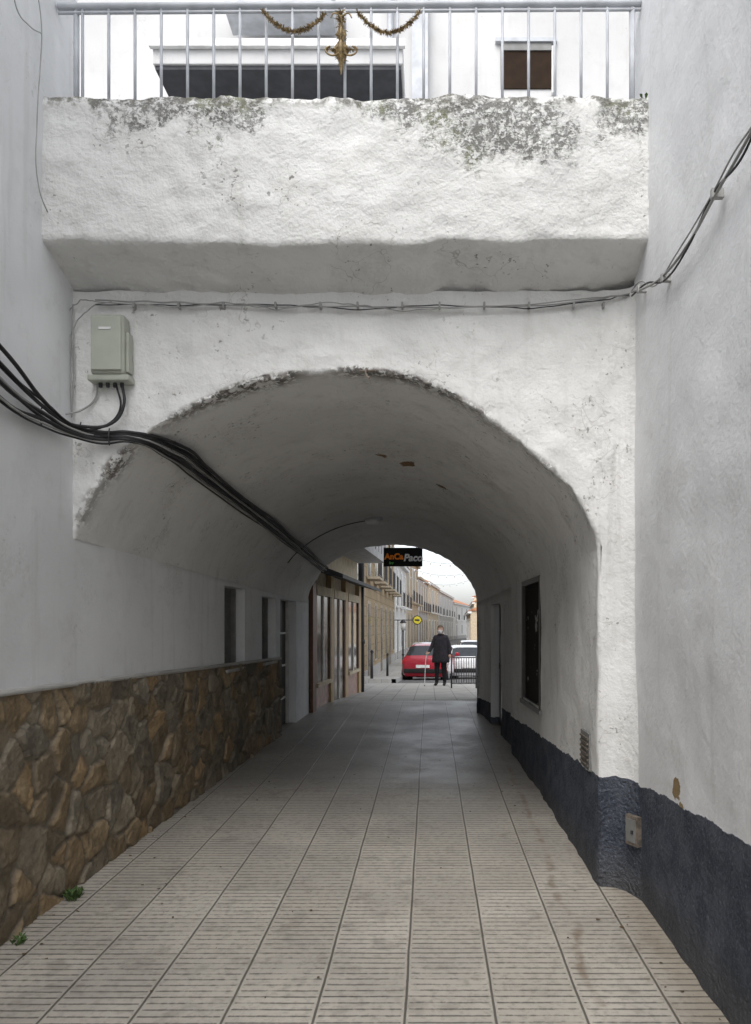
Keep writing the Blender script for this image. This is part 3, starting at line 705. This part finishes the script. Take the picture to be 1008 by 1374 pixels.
# ---------------------------------------------------------------- cars
MAT['tyre']=simple('tyre',(.02,.02,.02),.85); MAT['rim']=simple('alloy',(.45,.46,.47),.35,.5,.6); MAT['tail']=simple('tail_lamp',(.45,.01,.01),.2,.6); MAT['head']=simple('head_lamp',(.7,.7,.72),.15,.7)
def car(name,loc,rot,paint):
    e=empty(name)
    k=M(name+'_paint',.25,.5); k.color(k.mix(k.noise(3),paint,tuple(c*.85 for c in paint))); k.b.inputs['Coat Weight'].default_value=.6
    st=[(-2.0,.62,.34,.62),(-1.92,.74,.22,.70),(-1.6,.82,.19,.80),(-1.0,.86,.19,.92),(-.85,.86,.19,.95),(-.15,.86,.19,1.40),(.1,.86,.19,1.45),(.9,.86,.19,1.46),(1.45,.85,.19,1.38),(1.80,.82,.20,1.02),(1.93,.78,.24,.92),(1.98,.70,.36,.78)]
    vs=[];fs=[];mi=[]
    for (y,w,zb,zt) in st:
        cab=zt>1.1; belt=.92 if cab or zt>.92 else zt-.06
        rw_=w*.70 if cab else w*.84
        sec=[(0,zb),(w*.88,zb),(w,zb+.16),(w*1.01,.58 if belt>.62 else belt-.1),(w*.97,belt),(rw_,zt-.045 if cab else zt-.02),(rw_*.7,zt-.005),(0,zt)]
        full=sec+[(-a,b) for a,b in sec[-2:0:-1]]
        vs+=[(a,y,b) for a,b in full]
    n=14
    for i in range(len(st)-1):
        for j in range(n):
            fs.append((i*n+j,i*n+(j+1)%n,(i+1)*n+(j+1)%n,(i+1)*n+j))
            z0,z1=st[i][3],st[i+1][3]; top=j in(5,6,7,8); side=j in(4,9)
            gl=0
            if side and z0>1.1 and z1>1.1: gl=1
            if top and (i==4 or i==8): gl=1
            mi.append(gl)
    fs.append(tuple(range(n))[::-1]); mi.append(0); fs.append(tuple(range((len(st)-1)*n,len(st)*n))); mi.append(0)
    o=mesh('body',vs,fs,None,e,True,mi,[k.mat,MAT['glass']])
    bm=bmesh.new(); bm.from_mesh(o.data); bmesh.ops.recalc_face_normals(bm,faces=bm.faces); bm.to_mesh(o.data); bm.free()
    bv=o.modifiers.new('b','BEVEL'); bv.width=.02; bv.segments=2; bv.limit_method='ANGLE'; bv.angle_limit=.5
    for sx in(-1,1):
        for y in(-1.25,1.2):
            cyl('tyre',(sx*.70,y,.30),(sx*.875,y,.30),.31,.31,MAT['tyre'],e,24); cyl('wheel_arch',(sx*.6,y,.33),(sx*.868,y,.33),.36,.36,MAT['tyre'],e,24); cyl('rim',(sx*.86,y,.30),(sx*.885,y,.30),.2,.18,MAT['rim'],e,16)
        box('tail_lamp',min(sx*.52,sx*.80),max(sx*.52,sx*.80),1.86,1.955,.68,.86,MAT['tail'],e,.02)
        box('head_lamp',min(sx*.45,sx*.76),max(sx*.45,sx*.76),-1.96,-1.86,.52,.66,MAT['head'],e,.02)
        box('mirror',min(sx*.86,sx*1.02),max(sx*.86,sx*1.02),-.72,-.6,.92,1.05,k.mat,e,.02)
        box('pillar',min(sx*.74,sx*.765),max(sx*.74,sx*.765),.25,.33,.95,1.3,MAT['iron'],e)
    box('bumper',-.74,.74,1.9,2.02,.36,.52,MAT['tyre'],e,.03); box('plate',-.26,.26,2.0,2.03,.56,.67,MAT['white'],e)
    box('front_bumper',-.70,.70,-2.04,-1.9,.26,.42,MAT['tyre'],e,.03); box('front_plate',-.26,.26,-2.06,-2.03,.36,.46,MAT['white'],e)
    e.location=loc; e.rotation_euler=(0,0,rot)
    return e
car('red_parked_car',(.08,30,g(30)),math.radians(170),(.36,.013,.03))
car('white_parked_car',(1.45,32.5,g(32.5)),math.radians(184),(.66,.67,.68))
car('silver_parked_car',(-.35,44,g(44)),math.radians(178),(.50,.52,.55))
car('white_parked_car',(2.6,50,g(50)),math.radians(182),(.66,.67,.68))
# ---------------------------------------------------------------- person
def skin(name,verts,edges,rad,roots,mat,parent,sub=2):
    me=bpy.data.meshes.new(name); me.from_pydata(verts,edges,[]); o=bpy.data.objects.new(name,me); COL.objects.link(o)
    m=o.modifiers.new('s','SKIN'); m.use_smooth_shade=True
    sv=me.skin_vertices[0].data
    for i,r in enumerate(rad): sv[i].radius=r if isinstance(r,tuple) else (r,r); sv[i].use_root=i in roots
    s=o.modifiers.new('u','SUBSURF'); s.levels=sub; s.render_levels=sub
    dg=bpy.context.evaluated_depsgraph_get(); nm=bpy.data.meshes.new_from_object(o.evaluated_get(dg))
    bpy.data.objects.remove(o); nm.materials.clear()
    for x in (mat if isinstance(mat,list) else [mat]): nm.materials.append(x)
    for p in nm.polygons: p.use_smooth=True
    o2=bpy.data.objects.new(name,nm); link(o2,parent); return o2
def person():
    e=empty('elderly_pedestrian')
    coat=simple('dark_coat',(.022,.02,.025),.85,var=.3,sc=20); trou=simple('trousers',(.014,.014,.017),.9); sk=simple('skin',(.50,.30,.22),.55); shoe=simple('shoe',(.015,.013,.012),.5)
    V=[(0,0,.84),(0,.01,.98),(0,.015,1.12),(0,.02,1.25),(0,.01,1.34),(0,-.01,1.41),
       (-.15,.01,1.295),(-.235,-.02,1.06),(-.29,-.16,.89),
       (.15,.01,1.295),(.235,.03,1.05),(.255,-.04,.83),
       (-.085,0,.78),(-.10,-.03,.45),(-.11,.02,.09),(-.12,-.05,.04),(-.125,-.14,.035),
       (.085,0,.78),(.09,-.01,.45),(.10,.05,.09),(.105,-.02,.04),(.11,-.11,.035)]
    E=[(0,1),(1,2),(2,3),(3,4),(4,5),(3,6),(6,7),(7,8),(3,9),(9,10),(10,11),(0,12),(12,13),(13,14),(14,15),(15,16),(0,17),(17,18),(18,19),(19,20),(20,21)]
    R=[(.17,.14),(.165,.14),(.165,.135),(.15,.12),(.075,.07),.05,(.075,.075),(.058,.058),.036,(.075,.075),(.058,.058),.036,.105,.075,.05,.045,.035,.105,.075,.05,.045,.035]
    o=skin('body',V,E,R,[0],[coat,trou,sk,shoe],e)
    for p in o.data.polygons:
        c=p.center
        p.material_index=3 if c.z<.085 else 1 if (c.z<.74 and abs(c.x)<.22) else 2 if c.z>1.385 else 0
    secs=[(1.30,.165,.115,.015),(1.2,.195,.145,.015),(1.05,.195,.150,.015),(.92,.205,.16,.01),(.80,.225,.175,.0),(.68,.235,.18,0),(.62,.235,.18,0),(.625,.215,.16,0)]
    vs=[];fs=[];n=32
    for z,a,b,yo in secs:
        for i in range(n):
            t=i/n*2*math.pi; fold=1+.03*math.sin(t*7+z*3)*(1.35-z)
            vs.append((a*fold*math.cos(t),yo+b*fold*math.sin(t),z))
    for j in range(len(secs)-1):
        for i in range(n): fs.append((j*n+i,j*n+(i+1)%n,(j+1)*n+(i+1)%n,(j+1)*n+i))
    mesh('coat',vs,fs,coat,e,True)
    tube('coat_placket',[(0,-.128,1.25),(0,-.15,1.0),(0,-.178,.66)],.006,trou,e,3)
    tube('collar',[(.07*math.cos(t),.01+.07*math.sin(t),1.365-.01*math.sin(t)) for t in np.linspace(0,6.28,9)],.022,coat,e,5)
    bm=bmesh.new(); bmesh.ops.create_uvsphere(bm,u_segments=28,v_segments=20,radius=1)
    for v in bm.verts:
        x,y,z=v.co; w=1-.28*max(0,-z)**1.3
        nx=.076*x*w; ny=.095*y*(1-.12*max(0,-z)); nz=.118*z
        if y<-.75 and abs(x)<.22 and -.3<z<.15: ny-=.020*(1-abs(x)/.22)*(1-abs(z+.12)/.3 if abs(z+.12)<.3 else 0)
        if y<-.5 and .02<z<.25 and .2<abs(x)<.55: ny+=.007
        v.co=(nx,ny,nz)
    me=bpy.data.meshes.new('head'); bm.to_mesh(me); bm.free(); me.materials.append(sk)
    for p in me.polygons:p.use_smooth=True
    hd=link(bpy.data.objects.new('head',me),e); hd.location=(-.005,-.02,1.505)
    HM=lambda p:(p[0]-.005,p[1]-.02,p[2]+1.505)
    for sx in(-1,1):
        cyl('eye',HM((sx*.028,-.080,.012)),HM((sx*.028,-.090,.012)),.012,.008,MAT['white'],e,10); cyl('pupil',HM((sx*.028,-.088,.012)),HM((sx*.028,-.093,.012)),.006,.005,MAT['iron'],e,8)
        tube('ear',[HM((sx*.073,.0,.02)),HM((sx*.084,.012,.012)),HM((sx*.080,.01,-.015)),HM((sx*.071,0,-.03))],.009,sk,e,4)
        tube('eyebrow',[HM((sx*.014,-.090,.034)),HM((sx*.030,-.089,.039)),HM((sx*.046,-.080,.034))],.003,MAT['iron'],e,3)
    tube('mouth',[HM((-.02,-.082,-.062)),HM((0,-.090,-.060)),HM((.02,-.082,-.062))],.004,simple('lips',(.35,.12,.1)),e,3)
    vs=[];fs=[]
    for j,z in enumerate(np.linspace(-.10,-.015,6)):
        for i,t in enumerate(np.linspace(-1.15,1.15,11)):
            bul=.014*(1-(t/1.15)**2)*(1-((z+.055)/.06)**2*.5)
            ww=1-.28*max(0,-z/.118)**1.3; c=math.sqrt(max(.05,1-(z/.118)**2))
            vs.append(HM(((.080*ww*c+.004)*math.sin(t),-(.097*c+.008+bul)*math.cos(t),z)))
    for j in range(5):
        for i in range(10): fs.append((j*11+i,j*11+i+1,(j+1)*11+i+1,(j+1)*11+i))
    mesh('face_mask',vs,fs,MAT['white'],e,True)
    hair=simple('hair_greybrown',(.10,.075,.055),.8,var=.4,sc=60)
    bm=bmesh.new(); bmesh.ops.create_uvsphere(bm,u_segments=28,v_segments=20,radius=1)
    dl=[v for v in bm.verts if (v.co.y<-.35 and v.co.z<.42) or v.co.z<-.62]
    bmesh.ops.delete(bm,geom=dl,context='VERTS')
    for v in bm.verts:
        x,y,z=v.co; w=1+.05*noise.noise(Vector((x*4,y*4,z*4)))
        v.co=(.090*x*w,.108*y*w+.006,.130*z*w)
    me=bpy.data.meshes.new('hair'); bm.to_mesh(me); bm.free(); me.materials.append(hair)
    for p in me.polygons:p.use_smooth=True
    h=link(bpy.data.objects.new('hair',me),e); h.location=hd.location
    def hand(nm,wr,dirv,thumb,curl):
        wr=Vector(wr); d=Vector(dirv).normalized(); th=Vector(thumb).normalized(); pn=d.cross(th).normalized()*curl
        VV=[];EE=[];RR=[];roots=[]
        def chain(pts,rs):
            b=len(VV); roots.append(b)
            for i,(p,r) in enumerate(zip(pts,rs)):
                VV.append(tuple(p)); RR.append(r)
                if i: EE.append((b+i-1,b+i))
        chain([wr-d*.02,wr+d*.035,wr+d*.075],[(.026,.02),(.036,.018),(.034,.016)])
        for i,l in enumerate((.066,.075,.070,.055)):
            base=wr+d*.07+th*(.027-.018*i)
            p1=base+(d*.8+pn*.6)*l*.42; p2=p1+(d*.1+pn)*l*.35; p3=p2+(-d*.7+pn*.5)*l*.28
            chain([base-d*.02,base,p1,p2,p3],[.009,.009,.0085,.0078,.006])
        b0=wr+d*.02+th*.026; chain([b0,b0+(th*.7+d*.6)*.03,b0+(th*.4+d*.7+pn*.5)*.058,b0+(d*.6+pn*.9-th*.1)*.075],[.012,.011,.0095,.008])
        skin(nm,VV,EE,RR,roots,sk,e,1)
    hand('hand_r',(-.29,-.16,.89),(-.25,-.75,-.6),(.5,-.5,.6),1)
    hand('hand_l',(.255,-.04,.83),(.1,-.15,-1),(0,-1,.1),-1)
    tube('walking_stick',[(-.37,-.30,.0),(-.36,-.26,.50),(-.34,-.235,.80),(-.325,-.225,.86),(-.31,-.19,.885),(-.30,-.14,.875)],.012,simple('cane_metal',(.55,.55,.55),.35),e,4)
    cyl('stick_tip',(-.37,-.30,0),(-.37,-.299,.03),.016,.013,MAT['tyre'],e,10)
    vs=[];fs=[];n=16
    for z,a,b in((.34,.02,.01),(.36,.11,.07),(.45,.125,.085),(.56,.11,.07),(.64,.07,.035),(.70,.02,.01),(.76,.008,.008)):
        for i in range(n):
            t=i/n*6.2832; w=1+.12*math.sin(t*3+z*20); vs.append((.295+b*w*math.cos(t),-.12+a*w*math.sin(t),z))
    for j in range(6):
        for i in range(n): fs.append((j*n+i,j*n+(i+1)%n,(j+1)*n+(i+1)%n,(j+1)*n+i))
    mesh('shopping_bag',vs,fs,simple('plastic_bag',(.80,.78,.80),.4),e,True)
    return e
pe=person(); pe.location=(.29,20,g(20)); pe.rotation_euler=(0,0,math.radians(-14))
# ---------------------------------------------------------------- light
w=bpy.data.worlds.new('World'); S.world=w; w.use_nodes=True; nt=w.node_tree
bg=nt.nodes['Background']; sky=nt.nodes.new('ShaderNodeTexSky'); sky.sky_type='NISHITA'; sky.sun_disc=False
el=math.radians(52); az=math.radians(200)
sky.sun_elevation=el; sky.sun_rotation=az; sky.air_density=1.0; sky.dust_density=3.0; sky.ozone_density=1
hs=nt.nodes.new('ShaderNodeHueSaturation'); hs.inputs['Saturation'].default_value=.25; hs.inputs['Value'].default_value=2.15
nt.links.new(sky.outputs[0],hs.inputs['Color']); nt.links.new(hs.outputs[0],bg.inputs[0]); bg.inputs[1].default_value=.15
sl=bpy.data.lights.new('sun','SUN'); sl.energy=1.3; sl.angle=math.radians(60); sl.color=(1,.98,.95)
so_=bpy.data.objects.new('sun',sl); COL.objects.link(so_)
d=Vector((math.sin(az)*math.cos(el),math.cos(az)*math.cos(el),math.sin(el)))
so_.rotation_euler=d.to_track_quat('Z','Y').to_euler()
S.view_settings.view_transform='Standard'; S.view_settings.look='None'; S.view_settings.exposure=0
c=bpy.data.cameras.new('camera'); co=bpy.data.objects.new('camera',c); COL.objects.link(co)
co.location=(0,0,H); co.rotation_euler=(math.pi/2,0,0)
c.sensor_fit='VERTICAL'; c.sensor_height=36; c.sensor_width=36; c.lens=36*F/1374; c.shift_x=-73/1374; c.shift_y=153/1374; c.clip_end=3000; c.clip_start=.05
S.camera=co
